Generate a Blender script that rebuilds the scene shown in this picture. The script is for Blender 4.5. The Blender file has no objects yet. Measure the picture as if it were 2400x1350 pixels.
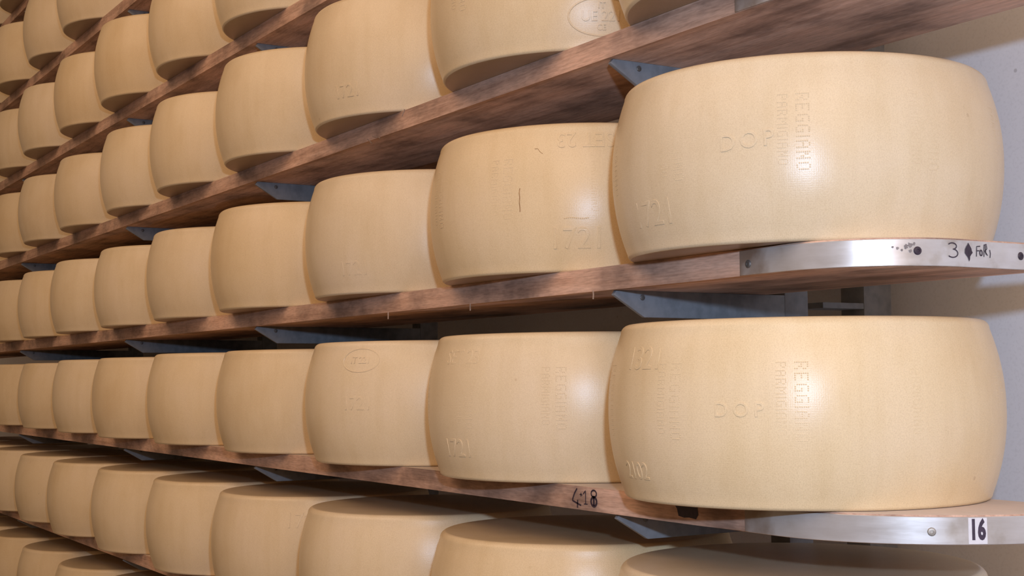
import bpy, bmesh, math, random
from mathutils import Vector, Matrix

random.seed(7)
scene = bpy.context.scene
COL = scene.collection

# ------------------------------------------------------------------ camera
# World axes: X along the shelves (towards the capped shelf ends), Y into the rack, Z up, floor at 0.
Z0 = 1.70                                   # height of the underside of the shelf marked 3
yaw, pitch, roll = 1.0246, 0.0650, -0.0091
fw = Vector((-math.sin(yaw), math.cos(yaw), 0)); rt = Vector((math.cos(yaw), math.sin(yaw), 0)); up = Vector((0, 0, 1))
f2 = fw * math.cos(pitch) + up * math.sin(pitch)
u2 = -fw * math.sin(pitch) + up * math.cos(pitch)
r3 = rt * math.cos(roll) + u2 * math.sin(roll)
u3 = -rt * math.sin(roll) + u2 * math.cos(roll)
cam_data = bpy.data.cameras.new('camera')
cam_data.sensor_width = 36.0
cam_data.lens = 3262.07 * 36.0 / 2400.0
cam_data.clip_start = 0.05
cam = bpy.data.objects.new('camera', cam_data); COL.objects.link(cam)
CAM = Vector((0.9, -0.9371, Z0 - 0.102))
M = Matrix((r3, u3, -f2)).transposed().to_4x4(); M.translation = CAM
cam.matrix_world = M
scene.camera = cam

# ------------------------------------------------------------------ world and lights
world = bpy.data.worlds.new('world'); scene.world = world; world.use_nodes = True
bgn = world.node_tree.nodes['Background']
bgn.inputs[0].default_value = (1.0, 0.66, 0.40, 1); bgn.inputs[1].default_value = 0.20

def light(name, kind, loc, energy, color, **kw):
    d = bpy.data.lights.new(name, kind); d.energy = energy; d.color = color
    for k, v in kw.items(): setattr(d, k, v)
    o = bpy.data.objects.new(name, d); COL.objects.link(o); o.location = loc
    return o
# the flash beside the lens: cool against the warm lamps of the room
light('flash', 'POINT', (0.936, -0.890, Z0 + 0.090), 60.0, (0.52, 0.71, 1.0), shadow_soft_size=0.022)
# warm lamps over the aisle
# warm lamps overhead: a bank above the open end of the aisle and a weaker one farther down it
def panel(name, loc, aim, energy, sx, sy):
    o = light(name, 'AREA', loc, energy, (1.0, 0.68, 0.46), shape='RECTANGLE', size=sx, size_y=sy)
    o.rotation_euler = (Vector(aim) - Vector(loc)).to_track_quat('-Z', 'Y').to_euler()
panel('overhead_lamps', (3.4, -2.5, Z0 + 2.0), (-1.2, 0.2, Z0 - 0.1), 120.0, 3.6, 3.0)
panel('aisle_lamps', (-1.2, -1.9, Z0 + 1.8), (-1.2, 0.1, Z0 - 0.2), 25.0, 3.6, 1.2)

vs = scene.view_settings
vs.view_transform = 'Standard'; vs.look = 'None'; vs.gamma = 1.0; vs.exposure = 0.0; vs.use_curve_mapping = False

# ------------------------------------------------------------------ materials
class NT:
    def __init__(s, name):
        s.m = bpy.data.materials.new(name); s.m.use_nodes = True
        s.t = s.m.node_tree; s.b = s.t.nodes['Principled BSDF']
    def n(s, typ, ins=None, **props):
        nd = s.t.nodes.new(typ)
        for k, v in props.items(): setattr(nd, k, v)
        for k, v in (ins or {}).items():
            if isinstance(v, bpy.types.NodeSocket): s.t.links.new(v, nd.inputs[k])
            else: nd.inputs[k].default_value = v
        return nd
    def set(s, **kw):
        for k, v in kw.items():
            k = k.replace('_', ' ')
            if isinstance(v, bpy.types.NodeSocket): s.t.links.new(v, s.b.inputs[k])
            else: s.b.inputs[k].default_value = v
    def ramp(s, fac, stops):
        nd = s.n('ShaderNodeValToRGB', {0: fac}); cr = nd.color_ramp
        while len(cr.elements) > 1: cr.elements.remove(cr.elements[-1])
        cr.elements[0].position, cr.elements[0].color = stops[0][0], (*stops[0][1], 1)
        for p, c in stops[1:]:
            e = cr.elements.new(p); e.color = (*c, 1)
        return nd.outputs[0]
    def mix(s, fac, a, b, mode='MIX'):
        nd = s.t.nodes.new('ShaderNodeMix'); nd.data_type = 'RGBA'; nd.blend_type = mode
        for i, v in ((0, fac), (6, a), (7, b)):
            if isinstance(v, bpy.types.NodeSocket): s.t.links.new(v, nd.inputs[i])
            elif i == 0: nd.inputs[0].default_value = v
            else: nd.inputs[i].default_value = (*v, 1)
        return nd.outputs[2]
    def math(s, op, a, b=0.0, c=0.0):
        nd = s.t.nodes.new('ShaderNodeMath'); nd.operation = op
        for i, v in enumerate((a, b, c)):
            if isinstance(v, bpy.types.NodeSocket): s.t.links.new(v, nd.inputs[i])
            else: nd.inputs[i].default_value = v
        return nd.outputs[0]

def mat_rind():
    k = NT('cheese_rind')
    tc = k.n('ShaderNodeTexCoord').outputs['Object']
    tone = k.n('ShaderNodeAttribute', attribute_type='OBJECT', attribute_name='tone').outputs['Fac']
    off = k.n('ShaderNodeCombineXYZ', {0: k.math('MULTIPLY', tone, 13.0), 1: k.math('MULTIPLY', tone, 7.0), 2: k.math('MULTIPLY', tone, 3.0)}).outputs[0]
    co = k.n('ShaderNodeVectorMath', {0: tc, 1: off}, operation='ADD').outputs[0]
    n1 = k.n('ShaderNodeTexNoise', {'Vector': co, 'Scale': 7.0, 'Detail': 4.0, 'Roughness': 0.55}).outputs[0]
    base = k.ramp(n1, [(0.28, (0.735, 0.575, 0.355)), (0.5, (0.78, 0.63, 0.41)), (0.72, (0.80, 0.655, 0.455))])
    hue = k.ramp(tone, [(0.0, (0.98, 0.93, 0.84)), (0.35, (1.0, 1.0, 1.0)), (0.7, (1.02, 0.99, 0.93)), (1.0, (0.95, 0.95, 0.97))])
    base = k.mix(1.0, base, hue, 'MULTIPLY')
    # faint streaks left by the cloth, running up the side
    ms = k.n('ShaderNodeMapping', {0: co, 3: (38.0, 38.0, 3.5)}).outputs[0]
    n2 = k.n('ShaderNodeTexNoise', {'Vector': ms, 'Scale': 1.0, 'Detail': 3.0, 'Roughness': 0.6}).outputs[0]
    st = k.ramp(n2, [(0.30, (0.93, 0.91, 0.86)), (0.55, (1, 1, 1))])
    base = k.mix(0.6, base, st, 'MULTIPLY')
    # speckle and small scattered pits
    n3 = k.n('ShaderNodeTexNoise', {'Vector': co, 'Scale': 850.0, 'Detail': 2.0, 'Roughness': 0.7}).outputs[0]
    sp = k.ramp(n3, [(0.30, (0.87, 0.84, 0.80)), (0.52, (0.99, 0.99, 0.99)), (0.75, (1.07, 1.07, 1.07))])
    base = k.mix(0.8, base, sp, 'MULTIPLY')
    v = k.n('ShaderNodeTexVoronoi', {'Vector': co, 'Scale': 24.0}).outputs['Distance']
    pit = k.ramp(v, [(0.035, (0.45, 0.30, 0.15)), (0.06, (1, 1, 1))])
    sel = k.ramp(k.n('ShaderNodeTexNoise', {'Vector': co, 'Scale': 9.0}).outputs[0], [(0.56, (0, 0, 0)), (0.64, (1, 1, 1))])
    base = k.mix(k.math('MULTIPLY', sel, 0.35), base, k.mix(1.0, base, pit, 'MULTIPLY'))
    # woven imprint of the mould cloth
    sx = k.n('ShaderNodeSeparateXYZ', {0: tc})
    th = k.math('ARCTAN2', sx.outputs[1], sx.outputs[0])
    wa = k.math('SINE', k.math('MULTIPLY', th, 620.0)); wb = k.math('SINE', k.math('MULTIPLY', sx.outputs[2], 2900.0))
    weave = k.math('MULTIPLY', k.math('ADD', wa, wb), 0.055)
    hgt = k.math('ADD', weave, k.math('ADD', k.math('MULTIPLY', n3, 0.9), k.math('MULTIPLY', n1, 1.6)))
    bump = k.n('ShaderNodeBump', {'Strength': 0.10, 'Distance': 0.0012, 'Height': hgt}).outputs[0]
    rg = k.math('MULTIPLY_ADD', n1, 0.14, 0.24)
    # flat faces are tinted darker than the sides, most strongly on the undersides
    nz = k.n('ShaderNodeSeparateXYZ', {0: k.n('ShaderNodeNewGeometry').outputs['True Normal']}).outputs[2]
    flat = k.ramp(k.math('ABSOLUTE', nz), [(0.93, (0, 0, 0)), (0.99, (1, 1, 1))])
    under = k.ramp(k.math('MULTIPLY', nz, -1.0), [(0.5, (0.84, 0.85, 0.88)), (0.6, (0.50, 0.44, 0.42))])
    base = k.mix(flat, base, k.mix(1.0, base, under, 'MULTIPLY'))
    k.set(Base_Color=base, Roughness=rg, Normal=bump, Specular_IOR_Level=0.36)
    return k.m

def mat_wood():
    k = NT('shelf_wood')
    tc = k.n('ShaderNodeTexCoord').outputs['Object']
    tone = k.n('ShaderNodeAttribute', attribute_type='OBJECT', attribute_name='tone').outputs['Fac']
    off = k.n('ShaderNodeCombineXYZ', {0: k.math('MULTIPLY', tone, 17.0), 1: tone, 2: 0.0}).outputs[0]
    co = k.n('ShaderNodeVectorMath', {0: tc, 1: off}, operation='ADD').outputs[0]
    mp = k.n('ShaderNodeMapping', {0: co, 3: (2.2, 46.0, 46.0)}).outputs[0]
    n1 = k.n('ShaderNodeTexNoise', {'Vector': mp, 'Scale': 1.6, 'Detail': 6.0, 'Roughness': 0.62, 'Distortion': 0.6}).outputs[0]
    base = k.ramp(n1, [(0.25, (0.42, 0.255, 0.18)), (0.48, (0.66, 0.43, 0.315)), (0.70, (0.80, 0.55, 0.42))])
    n2 = k.n('ShaderNodeTexNoise', {'Vector': k.n('ShaderNodeMapping', {0: co, 3: (7.0, 12.0, 12.0)}).outputs[0], 'Scale': 1.0, 'Detail': 5.0, 'Roughness': 0.6}).outputs[0]
    st = k.ramp(n2, [(0.34, (0.36, 0.36, 0.38)), (0.47, (0.78, 0.76, 0.76)), (0.56, (1.0, 0.98, 0.97)), (0.70, (1.16, 1.08, 1.04))])
    base = k.mix(0.85, base, st, 'MULTIPLY')
    n3 = k.n('ShaderNodeTexNoise', {'Vector': k.n('ShaderNodeMapping', {0: co, 3: (60.0, 500.0, 500.0)}).outputs[0], 'Scale': 1.0, 'Detail': 3.0}).outputs[0]
    base = k.mix(0.7, base, k.ramp(n3, [(0.3, (0.72, 0.70, 0.68)), (0.6, (1.06, 1.05, 1.04))]), 'MULTIPLY')
    # upward-facing surfaces are mixed towards a paler beige
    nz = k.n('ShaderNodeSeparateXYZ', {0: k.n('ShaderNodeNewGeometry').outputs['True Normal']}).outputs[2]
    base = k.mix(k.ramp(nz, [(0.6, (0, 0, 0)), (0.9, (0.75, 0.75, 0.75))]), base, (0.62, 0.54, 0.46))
    bump = k.n('ShaderNodeBump', {'Strength': 0.35, 'Distance': 0.0015, 'Height': k.math('ADD', n1, k.math('MULTIPLY', n3, 0.5))}).outputs[0]
    k.set(Base_Color=base, Roughness=0.62, Normal=bump, Specular_IOR_Level=0.25)
    return k.m

def mat_metal():
    k = NT('brushed_edging')
    tc = k.n('ShaderNodeTexCoord').outputs['Object']
    n1 = k.n('ShaderNodeTexNoise', {'Vector': k.n('ShaderNodeMapping', {0: tc, 3: (14.0, 14.0, 90.0)}).outputs[0], 'Scale': 1.0, 'Detail': 5.0, 'Roughness': 0.65}).outputs[0]
    n2 = k.n('ShaderNodeTexNoise', {'Vector': tc, 'Scale': 26.0, 'Detail': 4.0}).outputs[0]
    base = k.ramp(n2, [(0.30, (0.47, 0.42, 0.36)), (0.45, (0.66, 0.64, 0.62)), (0.7, (0.72, 0.71, 0.71))])
    base = k.mix(0.5, base, k.ramp(n1, [(0.35, (0.82, 0.80, 0.78)), (0.6, (1, 1, 1))]), 'MULTIPLY')
    # brown grime where the band begins
    px = k.n('ShaderNodeSeparateXYZ', {0: tc}).outputs[0]
    gr = k.ramp(k.math('ADD', k.math('MULTIPLY', px, 8.0), k.math('MULTIPLY_ADD', n2, 1.1, 1.0)), [(0.05, (0.85, 0.85, 0.85)), (0.45, (0, 0, 0))])
    base = k.mix(gr, base, (0.30, 0.21, 0.15))
    bump = k.n('ShaderNodeBump', {'Strength': 0.12, 'Distance': 0.0006, 'Height': n1}).outputs[0]
    k.set(Base_Color=base, Metallic=0.55, Roughness=k.math('MULTIPLY_ADD', n1, 0.22, 0.26), Normal=bump)
    return k.m

def mat_steel():
    k = NT('grey_rack_steel')
    tc = k.n('ShaderNodeTexCoord').outputs['Object']
    n2 = k.n('ShaderNodeTexNoise', {'Vector': tc, 'Scale': 60.0, 'Detail': 4.0}).outputs[0]
    base = k.ramp(n2, [(0.3, (0.17, 0.18, 0.195)), (0.6, (0.235, 0.245, 0.26))])
    k.set(Base_Color=base, Roughness=0.55, Specular_IOR_Level=0.3)
    return k.m

def mat_wall():
    k = NT('grey_plaster')
    tc = k.n('ShaderNodeTexCoord').outputs['Object']
    n1 = k.n('ShaderNodeTexNoise', {'Vector': tc, 'Scale': 5.0, 'Detail': 5.0, 'Roughness': 0.6}).outputs[0]
    n2 = k.n('ShaderNodeTexNoise', {'Vector': tc, 'Scale': 260.0, 'Detail': 2.0}).outputs[0]
    base = k.ramp(n1, [(0.3, (0.71, 0.73, 0.79)), (0.7, (0.78, 0.80, 0.85))])
    base = k.mix(0.6, base, k.ramp(n2, [(0.3, (0.90, 0.90, 0.90)), (0.5, (1, 1, 1))]), 'MULTIPLY')
    v = k.n('ShaderNodeTexVoronoi', {'Vector': tc, 'Scale': 16.0}).outputs['Distance']
    base = k.mix(0.5, base, k.ramp(v, [(0.03, (0.4, 0.38, 0.36)), (0.05, (1, 1, 1))]), 'MULTIPLY')
    bump = k.n('ShaderNodeBump', {'Strength': 0.3, 'Distance': 0.002, 'Height': k.math('ADD', n1, k.math('MULTIPLY', n2, 0.3))}).outputs[0]
    k.set(Base_Color=base, Roughness=0.9, Normal=bump, Specular_IOR_Level=0.15)
    return k.m

def mat_plain(name, col, rough=0.6, metal=0.0, vary=0.25, scale=200.0):
    k = NT(name)
    tc = k.n('ShaderNodeTexCoord').outputs['Object']
    n = k.n('ShaderNodeTexNoise', {'Vector': tc, 'Scale': scale, 'Detail': 3.0}).outputs[0]
    lo = tuple(c * (1 - vary) for c in col); hi = tuple(min(1, c * (1 + vary)) for c in col)
    k.set(Base_Color=k.ramp(n, [(0.3, lo), (0.7, hi)]), Roughness=rough, Metallic=metal)
    return k.m

RIND, WOOD, METAL, STEEL, WALL = mat_rind(), mat_wood(), mat_metal(), mat_steel(), mat_wall()
INK = mat_plain('marker_ink', (0.035, 0.022, 0.035), 0.5)
FADED = mat_plain('faded_ink', (0.22, 0.19, 0.18), 0.6)
SCREW = mat_plain('screw_steel', (0.16, 0.15, 0.14), 0.5, 0.6)
RUST = mat_plain('rind_crack', (0.36, 0.20, 0.08), 0.7)
STICKER = mat_plain('white_sticker', (0.74, 0.73, 0.76), 0.45, 0.0, 0.04)
FLOORM = mat_plain('concrete_floor', (0.16, 0.13, 0.11), 0.7, 0.0, 0.2, 8.0)
SPLINT = mat_plain('pale_splinter', (0.42, 0.30, 0.22), 0.7)

# ------------------------------------------------------------------ helpers
def link(name, me, mat=None, parent=None, **props):
    o = bpy.data.objects.new(name, me); COL.objects.link(o)
    if mat and me is not None and not me.materials: me.materials.append(mat)
    if parent: o.parent = parent
    for k, v in props.items(): o[k] = v
    return o
def mesh(name, bm, smooth=None):
    me = bpy.data.meshes.new(name); bmesh.ops.recalc_face_normals(bm, faces=bm.faces); bm.to_mesh(me); bm.free()
    if smooth is not None:
        for p in me.polygons: p.use_smooth = True
        me.set_sharp_from_angle(angle=math.radians(smooth))
    return me
def pydata(name, v, f):
    me = bpy.data.meshes.new(name); me.from_pydata(v, [], f); me.update(); return me
def box_bm(x0, x1, y0, y1, z0, z1, bev=0.0):
    bm = bmesh.new(); bmesh.ops.create_cube(bm, size=1)
    for v in bm.verts: v.co = Vector(((x0 + x1) / 2 + v.co.x * (x1 - x0), (y0 + y1) / 2 + v.co.y * (y1 - y0), (z0 + z1) / 2 + v.co.z * (z1 - z0)))
    if bev: bmesh.ops.bevel(bm, geom=bm.edges[:], offset=bev, segments=2, affect='EDGES', profile=0.5)
    return bm

# ------------------------------------------------------------------ setting
link('wall_back', mesh('wall_back', box_bm(-14, 8, 0.52, 0.72, 0, 4.2)), WALL, None, kind='structure')
link('floor', mesh('floor', box_bm(-14, 8, -10, 0.52, -0.1, 0)), FLOORM, None, kind='structure')

# ------------------------------------------------------------------ shelves
T = 0.0279; DEPTH = 0.240; XL = -6.4
#        key   height   end X
SHELF = {'H': (1.0760, -0.02, 0.12), 'F': (0.8060, -0.02, 0.12), 'E': (0.5379, 0.03, 0.14), 'C': (0.2731, 0.045, 0.14), 'A': (0.0, -0.010, 0.115),
         'B': (-0.2588, 0.045, 0.20), 'D': (-0.5201, 0.03, 0.16), 'G': (-0.7840, 0.03, 0.16)}
SHELF_LABEL = {
 'H': 'highest brown wooden shelf plank, only a sliver in the top left corner',
 'F': 'worn brown wooden shelf plank high in the top left corner',
 'E': 'worn brown wooden shelf plank under the top left wheels, second highest in view',
 'C': 'long brown wooden shelf plank running to the top right corner with rough broad underside',
 'A': 'brown wooden shelf plank with metal end band handwritten 3, in the middle',
 'B': 'brown wooden shelf plank with metal end band bearing a white 16 sticker',
 'D': 'brown wooden shelf plank at the lower left below the shelf tagged 16',
 'G': 'lowest brown wooden shelf plank in the bottom left corner, almost hidden',
}
def path(s, end):
    """point and outward normal along the capped edge; s in metres from X = -0.19 on the front edge"""
    xe, RC = end
    a = (xe - RC) + 0.19
    if s <= a: return (-0.19 + s, 0.0, 0.0, -1.0)
    arc = RC * math.pi / 2
    if s <= a + arc:
        t = (s - a) / RC
        return (xe - RC + RC * math.sin(t), RC - RC * math.cos(t), math.sin(t), -math.cos(t))
    return (xe, RC + (s - a - arc), 1.0, 0.0)
def path_len(end):
    xe, RC = end
    return (xe - RC) + 0.19 + RC * math.pi / 2 + (DEPTH - RC)

def board_mesh(end):
    xe, RC = end
    pts = [(XL, DEPTH), (XL, 0.0)]
    k = 60
    pts += [(XL + (xe - RC - XL) * i / k, 0.0003 * math.sin(i * 1.7) * (i > 0)) for i in range(1, k)]
    pts += [(xe - RC + RC * math.sin(t), RC - RC * math.cos(t)) for t in [math.pi / 2 * i / 16 for i in range(17)]]
    pts += [(xe, DEPTH)]
    bm = bmesh.new()
    vs_ = [bm.verts.new((x, y, 0)) for x, y in pts]
    f = bm.faces.new(vs_)
    ex = bmesh.ops.extrude_face_region(bm, geom=[f])
    for v in ex['geom']:
        if isinstance(v, bmesh.types.BMVert): v.co.z = T
    ed = [e for e in bm.edges if abs(e.verts[0].co.z - e.verts[1].co.z) < 1e-6]
    bmesh.ops.bevel(bm, geom=ed, offset=0.0016, segments=2, affect='EDGES', profile=0.5)
    return mesh('board', bm, 40)
def band_mesh(end):
    n = 48; L = path_len(end); v = []; f = []
    prof = [(-0.0002, 0.0006), (0.0016, 0.0006), (0.0020, 0.0011), (0.0020, T - 0.0023), (0.0016, T - 0.0018), (-0.0002, T - 0.0018)]
    m = len(prof)
    for i in range(n + 1):
        x, y, nx, ny = path(L * i / n, end)
        for o, z in prof: v.append((x + nx * o, y + ny * o, z))
    for i in range(n):
        for j in range(m):
            a = i * m + j; b = i * m + (j + 1) % m
            f.append((a, b, b + m, a + m))
    f.append(tuple(range(m))); f.append(tuple(range(n * m, n * m + m)))
    bm = bmesh.new(); vv = [bm.verts.new(c) for c in v]
    for q in f: bm.faces.new([vv[i] for i in q])
    return mesh('metal_band', bm, 35)
def ribbon(strokes, width, to3d, off=0.0004):
    """pen strokes (lists of 2-D points) as thin raised ribbons mapped by to3d(u, v, offset)"""
    v = []; f = []
    for st in strokes:
        w = width
        if isinstance(st, tuple): st, w = st
        P_ = []
        for (a, b) in zip(st, st[1:]):
            d = math.hypot(b[0] - a[0], b[1] - a[1]); k = max(1, int(d / 0.002))
            P_ += [(a[0] + (b[0] - a[0]) * i / k, a[1] + (b[1] - a[1]) * i / k) for i in range(k)]
        P_.append(st[-1]); b0 = len(v)
        for i, p in enumerate(P_):
            q = P_[min(i + 1, len(P_) - 1)]; r = P_[max(i - 1, 0)]
            dx, dy = q[0] - r[0], q[1] - r[1]; l = math.hypot(dx, dy) or 1
            nx, ny = -dy / l * w / 2, dx / l * w / 2
            v.append(to3d(p[0] + nx, p[1] + ny, off)); v.append(to3d(p[0] - nx, p[1] - ny, off))
        for i in range(len(P_) - 1):
            a = b0 + 2 * i; f.append((a, a + 1, a + 3, a + 2))
    return v, f
def blob(outline, to3d, off=0.0005):
    cx = sum(p[0] for p in outline) / len(outline); cy = sum(p[1] for p in outline) / len(outline)
    v = [to3d(cx, cy, off)] + [to3d(*p, off) for p in outline]; n = len(outline)
    return v, [(0, 1 + i, 1 + (i + 1) % n) for i in range(n)]
def screw_part(parent, pt, nrm, rad=0.0036, mat=None):
    bm = bmesh.new()
    rings = [(rad, 0.0), (rad, 0.0006), (rad * 0.8, 0.0013), (rad * 0.42, 0.0015), (rad * 0.36, 0.0009)]
    n = 16; prev = None
    z = Vector(nrm).normalized(); x = Vector((0, 0, 1)).cross(z).normalized(); y = z.cross(x)
    for r_, h_ in rings:
        ring = [bm.verts.new(Vector(pt) + x * r_ * math.cos(2 * math.pi * i / n) + y * r_ * math.sin(2 * math.pi * i / n) + z * h_) for i in range(n)]
        if prev:
            for i in range(n): bm.faces.new((prev[i], prev[(i + 1) % n], ring[(i + 1) % n], ring[i]))
        prev = ring
    bm.faces.new(prev)
    return link('screw', mesh('screw', bm, 30), mat or SCREW, parent)

shelves = {}; bands = {}
for key, (z, *end) in SHELF.items():
    s = link('cheese_shelf', None, None, None, label=SHELF_LABEL[key], category='shelf', group='wooden cheese shelves of the rack')
    s.location = (0, 0, Z0 + z); shelves[key] = s
    link('board', board_mesh(end), WOOD, s, tone=random.random())
    bands[key] = link('metal_band', band_mesh(end), METAL, s, label='dull silver metal band nailed round the shelf end')

# ------------------------------------------------------------------ rack uprights with an arm under each shelf
UPX = [(-0.42, 0.268), (-1.575, 0.352), (-2.44, 0.352), (-3.60, 0.352)]
UPL = ['grey steel rack upright with arms, nearest the metal-capped shelf ends',
       'grey steel rack upright with arms, second from the shelf ends',
       'grey steel rack upright with arms, third from the shelf ends',
       'grey steel rack upright with arms, farthest left in view']
def arm_mesh(y1):
    w = 0.006
    prof = [(0.008, -0.0002), (0.004, -0.0055), (0.048, -0.0315), (y1, -0.0320), (y1, -0.0002)]
    bm = bmesh.new()
    a = [bm.verts.new((-w, y, z)) for y, z in prof]; b = [bm.verts.new((0, y, z)) for y, z in prof]
    bm.faces.new(a); bm.faces.new(b[::-1]); n = len(prof)
    for i in range(n): bm.faces.new((a[i], a[(i + 1) % n], b[(i + 1) % n], b[i]))
    bmesh.ops.bevel(bm, geom=bm.edges[:], offset=0.0007, segments=2, affect='EDGES', profile=0.5)
    return mesh('arm', bm, 40)
for (ux, py), lab in zip(UPX, UPL):
    u = link('rack_upright', None, None, None, label=lab, category='upright', group='grey steel uprights of the rack')
    u.location = (ux, 0, 0)
    link('post', mesh('post', box_bm(-0.036, 0, py, py + 0.04, 0.0, Z0 + 1.45, 0.002), 40), STEEL, u)
    am = arm_mesh(py)
    for key, (z, *end) in SHELF.items():
        a = link('arm', am, STEEL, u); a.location = (0, 0, Z0 + z)
        screw_part(a, (0.0, 0.045, -0.008), (1, 0, 0), 0.0035)
# taller post standing against the wall behind the capped ends
rp = link('wall_post', None, None, None, label='dark steel post against the grey wall behind the nearest upright', category='post')
rp.location = (-0.453, 0.44, 0)
link('post', mesh('post', box_bm(-0.044, 0, 0, 0.052, 0, Z0 + 1.45, 0.002), 40), STEEL, rp)
for key in ('A', 'B', 'C', 'D', 'E'):
    link('tie_plate', mesh('tie_plate', box_bm(-0.044, 0.0, -0.075, -0.0005, Z0 + SHELF[key][0] - 0.013, Z0 + SHELF[key][0] - 0.005, 0.0008)), STEEL, rp)

# ------------------------------------------------------------------ cheese wheels
R, HW = 0.21, 0.186
def rad(z):
    """radius of the bulging side at height z above the wheel's base"""
    u = abs(z - HW / 2) / (HW / 2)
    return R - 0.0180 * u ** 2.1
RB, RT = 0.005, 0.010
def wheel_profile():
    p = [(0.0, 0.0), (0.06, 0.0), (0.12, 0.0), (0.165, 0.0)]
    def corner(rr, n):
        rb = rad(rr) - rr
        return [(rb + rr * math.sin(math.pi / 2 * i / n), rr - rr * math.cos(math.pi / 2 * i / n)) for i in range(n + 1)]
    p += corner(RB, 5)
    k = 18
    p += [(rad(z), z) for z in [RB + (HW - RB - RT) * i / k for i in range(1, k)]]
    p += [(r, HW - z) for r, z in reversed(corner(RT, 6))]
    return p + [(0.165, HW), (0.12, HW), (0.06, HW), (0.0, HW)]
def wheel_mesh(seed):
    rnd = random.Random(seed); prof = wheel_profile(); n = 112
    ph = [rnd.uniform(0, 6.28) for _ in range(6)]
    v = []; f = []
    for r, z in prof[1:-1]:
        for i in range(n):
            t = 2 * math.pi * i / n
            k = 1 + (0.0012 * math.sin(2 * t + ph[0]) + 0.0008 * math.sin(5 * t + ph[1] + z * 20) + 0.0006 * math.sin(9 * t + ph[2] - z * 35)) * min(1, r / 0.15)
            v.append((r * k * math.cos(t), r * k * math.sin(t), z))
    m = len(prof) - 2
    for j in range(m - 1):
        for i in range(n): f.append((j * n + i, j * n + (i + 1) % n, (j + 1) * n + (i + 1) % n, (j + 1) * n + i))
    v.append((0, 0, 0)); v.append((0, 0, HW)); a = len(v) - 2
    for i in range(n):
        f.append((a, (i + 1) % n, i)); f.append((a + 1, (m - 1) * n + i, (m - 1) * n + (i + 1) % n))
    me = pydata('aged_cheese', v, f)
    for p in me.polygons: p.use_smooth = True
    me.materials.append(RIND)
    return me
WHEELS = [wheel_mesh(s) for s in (1, 2, 3, 4)]

ROWX = {
 'H': [-0.262 - 0.4225 * i for i in range(13)],
 'F': [-0.262 - 0.4225 * i for i in range(13)],
 'E': [-0.27, -0.692, -1.125, -1.549, -1.972, -2.394, -2.817, -3.24],
 'C': [-0.235, -0.657, -1.098, -1.521, -1.944, -2.367, -2.802, -3.225],
 'A': [-0.238, -0.669, -1.100, -1.546, -1.968, -2.390, -2.813, -3.236],
 'B': [-0.236, -0.678, -1.100, -1.532, -1.954, -2.376, -2.799, -3.221],
 'D': [-0.255, -0.683, -1.120, -1.551, -1.973, -2.395, -2.817, -3.239],
 'G': [-0.26 - 0.4225 * i for i in range(13)],
}
for k_, l in ROWX.items():
    while len(l) < 13: l.append(l[-1] - 0.4225)
ROWCOLS = {'H': range(8, 11), 'F': range(6, 11), 'E': range(3, 11), 'C': range(0, 11), 'A': range(0, 11), 'B': range(0, 11), 'D': range(0, 11), 'G': range(5, 11)}
ORD = ['first', 'second', 'third', 'fourth', 'fifth', 'sixth', 'seventh', 'eighth', 'ninth', 'tenth', 'eleventh', 'twelfth']
ROWTXT = {
 'H': ('at the very top left corner', 8),
 'F': ('in the short row cut by the top left edge', 6),
 'E': ('in the row two above the shelf marked 3', 3),
 'C': ('in the row above the shelf marked 3', 0),
 'A': ('on the shelf marked 3', 0),
 'B': ('on the shelf tagged 16', 0),
 'D': ('in the row below the shelf tagged 16', 0),
 'G': ('in the bottom left row', 5),
}
ROWGRP = {'H': 'cheese wheels in the very top left corner', 'F': 'cheese wheels on the topmost shelf', 'E': 'cheese wheels two rows above the shelf marked 3', 'C': 'cheese wheels above the shelf marked 3',
          'A': 'cheese wheels on the shelf marked 3', 'B': 'cheese wheels on the shelf tagged 16', 'D': 'cheese wheels below the shelf tagged 16', 'G': 'cheese wheels in the lowest row'}
SPECIAL = {('A', 0): 'large pale cheese wheel stamped DOP, first from the metal end marked 3',
           ('A', 1): 'pale cheese wheel with a brown crack and stamped numbers, second from the end marked 3',
           ('B', 0): 'large pale glossy cheese wheel on the shelf tagged 16, nearest the sticker',
           ('C', 1): 'pale cheese wheel with an oval stamp by its right edge, at the top edge',
           ('B', 2): 'cheese wheel with a faint oval stamp, third from the end tagged 16'}
wheels = {}
rnd = random.Random(21)
for key, cols in ROWCOLS.items():
    z = SHELF[key][0]; txt, first = ROWTXT[key]
    for c in cols:
        lab = SPECIAL.get((key, c))
        if not lab:
            nth = c - first
            if nth >= 0: lab = 'cream-coloured cheese wheel ' + txt + ', ' + ORD[nth] + ' from right'
            else: lab = 'cream-coloured cheese wheel ' + txt + ', ' + ORD[-nth - 1] + ' past its rightmost'
        w = link('aged_cheese', WHEELS[rnd.randrange(4)], None, None, label=lab, category='cheese', group=ROWGRP[key], tone=rnd.random())
        dy = rnd.uniform(-0.006, 0.006) if not (key in 'AB' and c < 3) else 0.0
        if (key, c) == ('B', 0): dy = -0.011
        w.location = (ROWX[key][c], 0.1325 + dy, Z0 + z + T + 0.0002)
        if c > 1: w.scale = (1, 1, rnd.uniform(0.985, 1.01))
        wheels[(key, c)] = w

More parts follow.
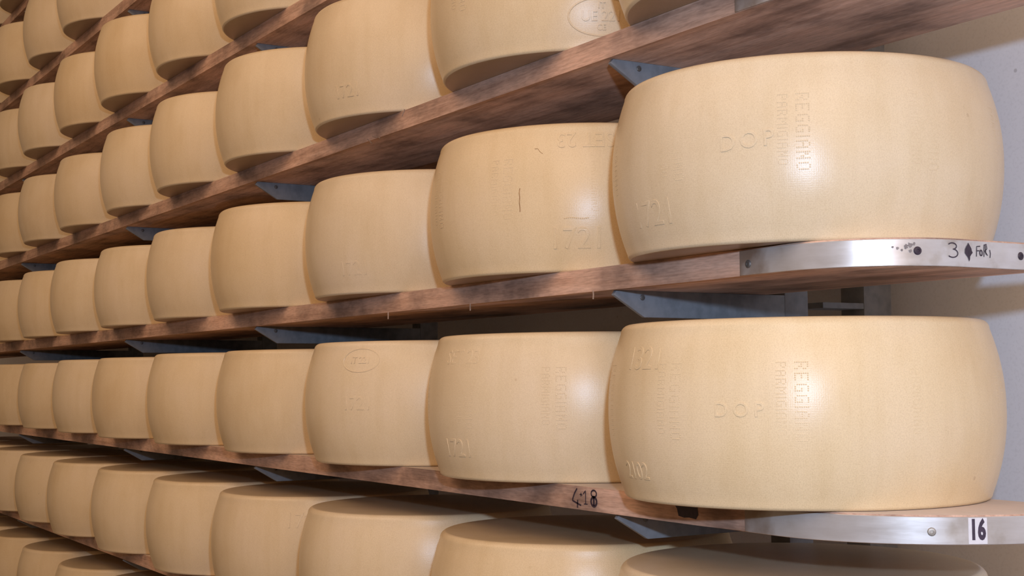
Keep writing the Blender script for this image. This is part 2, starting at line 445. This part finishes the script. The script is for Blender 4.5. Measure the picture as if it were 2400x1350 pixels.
# ------------------------------------------------------------------ stamps on the rinds
def glyphs(body, size, ext=0.00012, bev=0.00022, spacing=1.0, bold=0.0):
    cu = bpy.data.curves.new('t', 'FONT'); cu.body = body; cu.size = size; cu.extrude = ext; cu.bevel_depth = bev
    cu.align_x = 'CENTER'; cu.align_y = 'CENTER'; cu.resolution_u = 3; cu.space_character = spacing; cu.offset = bold
    o = bpy.data.objects.new('t', cu); COL.objects.link(o)
    bpy.context.view_layer.update()
    me = bpy.data.meshes.new_from_object(o.evaluated_get(bpy.context.evaluated_depsgraph_get()))
    bpy.data.objects.remove(o); bpy.data.curves.remove(cu)
    return me
def hit_wheel(w, px, py):
    """angle and height on the side of wheel w under photograph pixel (px, py)"""
    d = (f2 + r3 * ((px - 1200) / 3262.07) - u3 * ((py - 675) / 3262.07)).normalized()
    t = 0.6
    while t < 6:
        p = CAM + d * t - w.location
        if 0 <= p.z <= HW and math.hypot(p.x, p.y) < rad(p.z): return math.atan2(p.y, p.x), p.z
        t += 0.0005
    raise ValueError((px, py))
def wrap(me, w, px, py, rot=0.0, lift=0.0):
    th0, z0 = hit_wheel(w, px, py); cr, sr = math.cos(rot), math.sin(rot)
    for v in me.vertices:
        x, y, h = v.co; x, y = x * cr - y * sr, x * sr + y * cr
        z = min(max(z0 + y, 0.006), HW - 0.006); r = rad(z) + 0.0001 + h + lift; th = th0 + x / R
        v.co = (r * math.cos(th), r * math.sin(th), z)
    me.update()
    return me
def stamp(key, c, body, px, py, size, rot=0.0, name='stamped_code', spacing=1.0, ext=0.00012):
    w = wheels[(key, c)]
    me = wrap(glyphs(body, size, ext, 0.00022, spacing), w, px, py, rot)
    link(name, me, RIND, w, tone=w['tone'], label='relief lettering pressed into the rind')
def oval(key, c, px, py, a, b, lines, rot=0.0):
    w = wheels[(key, c)]
    v = []; f = []; n = 72; prof = [(-0.0011, 0.0), (-0.0005, 0.0007), (0.0005, 0.0007), (0.0011, 0.0)]
    for i in range(n):
        t = 2 * math.pi * i / n; cx, cy = a * math.cos(t), b * math.sin(t)
        nx, ny = math.cos(t) / a, math.sin(t) / b; l = math.hypot(nx, ny); nx /= l; ny /= l
        for o_, h_ in prof: v.append((cx + nx * o_, cy + ny * o_, h_ - 0.0001))
    m = len(prof)
    for i in range(n):
        for j in range(m - 1):
            p, q = i * m + j, ((i + 1) % n) * m + j
            f.append((p, q, q + 1, p + 1))
    me = wrap(pydata('oval_stamp', v, f), w, px, py, rot)
    o = link('oval_stamp', me, RIND, w, tone=w['tone'], label='oval stamp pressed into the rind')
    for body, ox, oy, s_ in lines:
        g = glyphs(body, s_, 0.0004)
        for vv in g.vertices: vv.co.x += ox; vv.co.y += oy
        link('lettering', wrap(g, w, px, py, rot), RIND, o, tone=w['tone'])

FONT = {'P': '1110 1001 1001 1110 1000 1000 1000', 'A': '0110 1001 1001 1111 1001 1001 1001', 'R': '1110 1001 1001 1110 1010 1001 1001',
        'M': '10001 11011 10101 10101 10001 10001 10001', 'I': '1 1 1 1 1 1 1', 'G': '0111 1000 1000 1011 1001 1001 0111',
        'N': '1001 1101 1101 1011 1011 1001 1001', 'O': '0110 1001 1001 1001 1001 1001 0110', 'E': '1111 1000 1000 1110 1000 1000 1111'}
def dotted_mesh():
    """pin-dot writing that runs down the side, repeated round the wheel"""
    v = []; f = []
    def dot(th, z, r_):
        b0 = len(v); rr = rad(z)
        for i in range(6):
            a = 2 * math.pi * i / 6
            zz = z + r_ * math.sin(a); t2 = th + r_ * math.cos(a) / R
            v.append((rr * math.cos(t2), rr * math.sin(t2), zz))
        v.append(((rr + 0.0002) * math.cos(th), (rr + 0.0002) * math.sin(th), z))
        for i in range(6): f.append((b0 + i, b0 + (i + 1) % 6, b0 + 6))
    def word(body, th, ztop, pitch, r_):
        z = ztop
        for ch in body:
            rows = FONT[ch].split(); wd = len(rows[0])
            for j, row in enumerate(rows):
                for i, bit in enumerate(row):
                    if bit == '1': dot(th + (3 - j) * pitch / R, z - i * pitch, r_)
            z -= (wd + 1.3) * pitch
    for k in range(10):
        th = 2 * math.pi * k / 10
        word('REGGIANO', th, 0.142, 0.0020, 0.0008)
        word('PARMIGIANO', th - 0.092, 0.142, 0.0015, 0.0006)
    me = pydata('dotted_lettering', v, f); me.materials.append(RIND)
    return me
DOTS = dotted_mesh()
def dots_on(key, c, px, py):
    w = wheels[(key, c)]; th, z = hit_wheel(w, px, py)
    o = link('dotted_lettering', DOTS, None, w, tone=w['tone'], label='rows of raised pin-dot lettering round the side')
    o.rotation_euler = (0, 0, th)
dots_on('A', 0, 1884, 400); dots_on('A', 1, 1190, 500); dots_on('B', 0, 1880, 950); dots_on('B', 1, 1315, 940); dots_on('C', 1, 1290, 60)

stamp('A', 0, 'DOP', 1748, 330, 0.0235, 0.06, spacing=1.3, ext=0.0003)
stamp('A', 0, '1721', 1528, 503, 0.037, ext=0.00003)
stamp('A', 1, 'SET 23', 1372, 325, 0.027, math.pi, ext=0.0005)
stamp('A', 1, '1721', 1352, 560, 0.037, ext=0.0006)
stamp('A', 2, '1721', 828, 630, 0.030)
stamp('B', 0, '1321', 1508, 842, 0.033, ext=0.00003)
stamp('B', 0, '2102', 1492, 1105, 0.025, ext=0.00003)
stamp('B', 0, 'DOP', 1730, 962, 0.020, 0.0, spacing=1.45)
stamp('B', 1, 'SET 23', 1082, 838, 0.026)
stamp('B', 1, '1721', 1072, 1052, 0.032)
stamp('B', 2, '1721', 835, 948, 0.028)
stamp('C', 2, '1721', 812, 214, 0.028)
stamp('D', 3, '1721', 712, 1222, 0.036)
oval('C', 1, 1410, 38, 0.042, 0.0225, [('IT', 0, 0.0130, 0.011), ('UE 221', 0, 0, 0.0175), ('CE', 0, -0.0130, 0.010)])
oval('B', 2, 845, 846, 0.035, 0.0175, [('IT 221', 0, 0.0, 0.0145)])
# dotted score line under the highlight and the brown crack on the second wheel
w = wheels[('A', 1)]
v = []; f = []
for i in range(13):
    x0 = -0.014 + i * 0.0024; b0 = len(v)
    for j in range(6): v.append((x0 + 0.0009 * math.cos(j * math.pi / 3), 0.0009 * math.sin(j * math.pi / 3) + 0.0006 * math.sin(i * 0.5), 0.0))
    v.append((x0, 0.0006 * math.sin(i * 0.5), 0.0006)); f += [(b0 + j, b0 + (j + 1) % 6, b0 + 6) for j in range(6)]
link('dotted_score', wrap(pydata('dotted_score', v, f), w, 1350, 511), RIND, w, tone=w['tone'])
def crack(key, c, px, py, pts, width, mat):
    w = wheels[(key, c)]
    v, f = ribbon([pts], width, lambda a, b, o: (a, b, o), 0.00012)
    link('crack', wrap(pydata('crack', v, f), w, px, py), mat, w, label='thin brown crack in the rind')
crack('A', 1, 1218, 468, [(0.0005, 0.014), (-0.0004, 0.008), (0.0003, 0.003), (-0.0002, -0.004), (0.0004, -0.011), (0.0002, -0.015)], 0.0011, RUST)
crack('A', 1, 1262, 352, [(-0.005, 0.002), (-0.001, 0.002), (0.002, -0.002), (0.006, -0.005)], 0.0006, RUST)

# ------------------------------------------------------------------ details of the shelf ends
def on_front(z): return lambda u, v, o: (u, -o, v)
def on_band(end):
    def g(u, v, o):
        x, y, nx, ny = path(u, end); return (x + nx * (0.002 + o), y + ny * (0.002 + o), v)
    return g
def find_s(key, px):
    """distance along the band that lies under photograph column px"""
    z, *end = SHELF[key]; best = None
    for i in range(801):
        s = path_len(end) * i / 800; x, y, nx, ny = path(s, end)
        d = Vector((x, y, Z0 + z + T / 2)) - CAM; q = 1200 + 3262.07 * d.dot(r3) / d.dot(f2)
        if best is None or abs(q - px) < best[0]: best = (abs(q - px), s)
    return best[1]
def find_x(key, px):
    z = SHELF[key][0]; best = None
    for i in range(4000):
        x = -4.0 + i * 0.001
        d = Vector((x, 0, Z0 + z + T / 2)) - CAM; q = 1200 + 3262.07 * d.dot(r3) / d.dot(f2)
        if best is None or abs(q - px) < best[0]: best = (abs(q - px), x)
    return best[1]
def band_screw(key, px, zf, rad_=0.0036, mat=None):
    z, *end = SHELF[key]; x, y, nx, ny = path(find_s(key, px), end)
    screw_part(bands[key], (x + nx * 0.0019, y + ny * 0.0019, T * zf), (nx, ny, 0), rad_, mat)
band_screw('A', 1757, 0.42, 0.0042); band_screw('A', 2148, 0.53, 0.0040, INK); band_screw('A', 2388, 0.50, 0.0040, INK)
band_screw('B', 2183, 0.45, 0.0040, mat_plain('dull_screw', (0.38, 0.35, 0.31), 0.5, 0.5))

def mark(key, parent, name, strokes, width, to3d, mat=None, label=None):
    v, f = ribbon(strokes, width, to3d)
    o = link(name, pydata(name, v, f), mat or INK, parent)
    if label: o['label'] = label
def arc(cx, cy, rx, ry, a0, a1, n=14):
    return [(cx + rx * math.cos(math.radians(a0 + (a1 - a0) * i / n)), cy + ry * math.sin(math.radians(a0 + (a1 - a0) * i / n))) for i in range(n + 1)]
def shift(st, dx, dy, k=1.0, ky=None):
    ky = ky or k
    out = []
    for s_ in st:
        if isinstance(s_, tuple): out.append(([(x * k + dx, y * ky + dy) for x, y in s_[0]], s_[1]))
        else: out.append([(x * k + dx, y * ky + dy) for x, y in s_])
    return out
bA = on_band(SHELF['A'][1:]); LA = find_s('A', 2228)
# handwritten 3, a blot and FORI on the upper band
three = arc(0, 0.0032, 0.0042, 0.0030, 150, -80) + arc(0.0002, -0.0036, 0.0052, 0.0040, 85, -140)
mark('A', bands['A'], 'handwritten_number', shift([three], LA, T * 0.60, 1.25, 1.0), 0.0011, bA, INK, 'handwritten 3 in black marker')
s0 = find_s('A', 2265)
v, f = blob([(s0 + x, T * 0.56 + y) for x, y in [(0, .0085), (.0022, .0055), (.0042, .003), (.0048, .0005), (.0060, -.001), (.0038, -.003), (.0022, -.0048), (.0018, -.0078), (.0006, -.0098), (-.0006, -.0062), (-.0028, -.0040), (-.0050, -.0018), (-.0046, .002), (-.0025, .005), (-.0012, .0062)]], bA)
link('ink_blot', pydata('ink_blot', v, f), INK, bands['A'], label='dark marker blot')
s1 = find_s('A', 2300)
word = [[(-.0095, -.0045), (-.0088, .0052), (-.0040, .0056)], [(-.0090, .0010), (-.0055, .0012)],
        (arc(-.0030, -.0008, .0017, .0026, 0, 360), .0014),
        [(.0010, -.0045), (.0016, .0070), (.0048, .0078), (.0056, .0035), (.0022, .0012), (.0062, -.0030)], [(.0032, .0070), (.0040, -.0020)],
        [(.0095, .0026), (.0104, -.0010), (.0096, -.0052)]]
mark('A', bands['A'], 'handwritten_word', shift(word, s1, T * 0.56), 0.0010, bA, INK, 'handwritten FORI in black marker')
s2 = find_s('A', 2128)
rs = random.Random(5)
for cx_, cy_, rr in ((-0.015, 0.0015, 0.0010), (-0.0105, 0.0005, 0.0014), (-0.0065, -0.0012, 0.0012), (-0.0025, 0.0020, 0.0022), (0.0015, 0.0035, 0.0026), (0.0050, 0.0045, 0.0015), (0.0015, -0.0020, 0.0016)):
    out = [(s2 + cx_ + rr * rs.uniform(0.6, 1.35) * math.cos(a_), T * 0.60 + cy_ + rr * rs.uniform(0.5, 1.2) * math.sin(a_)) for a_ in [2 * math.pi * q / 11 for q in range(11)]]
    v, f = blob(out, bA)
    link('ink_smudge', pydata('ink_smudge', v, f), FADED, bands['A'], label='faded ink smudge')
# white number sticker on the lower band
bB = on_band(SHELF['B'][1:]); s3 = find_s('B', 2289)
sp0, sp1 = find_s('B', 2268), find_s('B', 2311)
n = 8; v = []; f = []
for i in range(n + 1):
    s = sp0 + (sp1 - sp0) * i / n
    for (zz, oo) in ((0.0014, 0.0), (0.0014, 0.0003), (T - 0.0026, 0.0003), (T - 0.0026, 0.0)): v.append(bB(s, zz, oo))
for i in range(n):
    for j in range(4):
        a = i * 4 + j; b = i * 4 + (j + 1) % 4; f.append((a, b, b + 4, a + 4))
f += [(0, 1, 2, 3), (n * 4, n * 4 + 1, n * 4 + 2, n * 4 + 3)]
stk = link('number_sticker', pydata('number_sticker', v, f), STICKER, bands['B'], label='white sticker printed with a bold 16')
g = glyphs('16', 0.0255, 0.00005, 0.0001, 1.06, 0.0011)
wid = max(v_.co.x for v_ in g.vertices) - min(v_.co.x for v_ in g.vertices); kx = (sp1 - sp0) * 0.74 / wid
for v_ in g.vertices: v_.co = bB(s3 + v_.co.x * kx, T * 0.49 + v_.co.y * 0.98, 0.0004 + v_.co.z)
link('printed_number', g, mat_plain('print_ink', (0.05, 0.035, 0.06), 0.5), stk)
# handwriting on the wooden front edge of the same shelf
fr = on_front(0); x0 = find_x('B', 1375)
four = [([(-.0105, .0088), (-.0135, .0040), (-.0158, -.0020), (-.0158, -.0032), (-.0090, -.0058), (-.0060, -.0068)], .0020), ([(-.0100, -.0020), (-.0102, -.0095)], .0022),
        ([(-.0075, .0034), (-.0045, .0032)], .0012), ([(-.0060, .0052), (-.0060, .0014)], .0012),
        ([(-.0035, .0040), (-.0008, .0075), (-.0008, -.0050)], .0014), ([(-.0028, -.0052), (.0014, -.0050)], .0012),
        (arc(.0085, .0055, .0030, .0032, 0, 360), .0020), (arc(.0085, -.0020, .0032, .0042, 0, 360), .0030), ([(.0085, .0035), (.0085, -.0055)], .0034)]
mark('B', shelves['B'], 'handwritten_number', shift(four, x0, T * 0.50, 1.85, 1.25), 0.0016, fr, INK, 'handwritten 4+1 8 in black marker on the wooden edge')
xb = find_x('B', 1611)
v, f = blob([(xb + x * 1.75, T * 0.62 + y) for x, y in [(-.0130, .0098), (-.0060, .0100), (.0010, .0098), (.0080, .0100), (.0130, .0095), (.0125, .0040), (.0100, .0010), (.0108, -.0060), (.0085, -.0110), (.0020, -.0100), (-.0030, -.0108), (-.0085, -.0095), (-.0100, -.0020), (-.0128, .0030)]], fr)
link('ink_blot', pydata('ink_blot', v, f), INK, shelves['B'], label='black painted-over patch on the wooden edge')

# loose splinters on the shelf edges
def splinter(key, px, z, pts):
    v, f = ribbon([pts], 0.0009, lambda a, b, o: (a, -o, b), 0.0)
    x0 = find_x(key, px); k = len(v)
    v2 = [(x0 + a, b - 0.0012, z + c) for a, b, c in v] + [(x0 + a, b + 0.0002, z + c) for a, b, c in v]
    f2_ = list(f) + [tuple(i + k for i in reversed(q)) for q in f]
    for i in range(0, k - 2, 2): f2_ += [(i, i + 2, i + 2 + k, i + k), (i + 1, i + 1 + k, i + 3 + k, i + 3)]
    link('splinter', pydata('splinter', v2, f2_), SPLINT, shelves[key], label='pale wood splinter')
splinter('C', 885, 0.002, [(-.016, .003), (-.006, .0005), (.004, -.001), (.010, -.004)])
splinter('C', 868, 0.000, [(-.010, .004), (-.002, .0), (.006, -.005)])
splinter('C', 946, T - 0.004, [(-.005, -.004), (.0, .001), (.004, .005)])
splinter('A', 1391, -0.001, [(.0, .002), (.0006, -.003), (.0, -.008)])
splinter('A', 1103, -0.001, [(.0, .002), (-.0004, -.003), (.0, -.008)])
splinter('A', 910, -0.001, [(.0, .002), (.0002, -.003), (.0, -.009)])
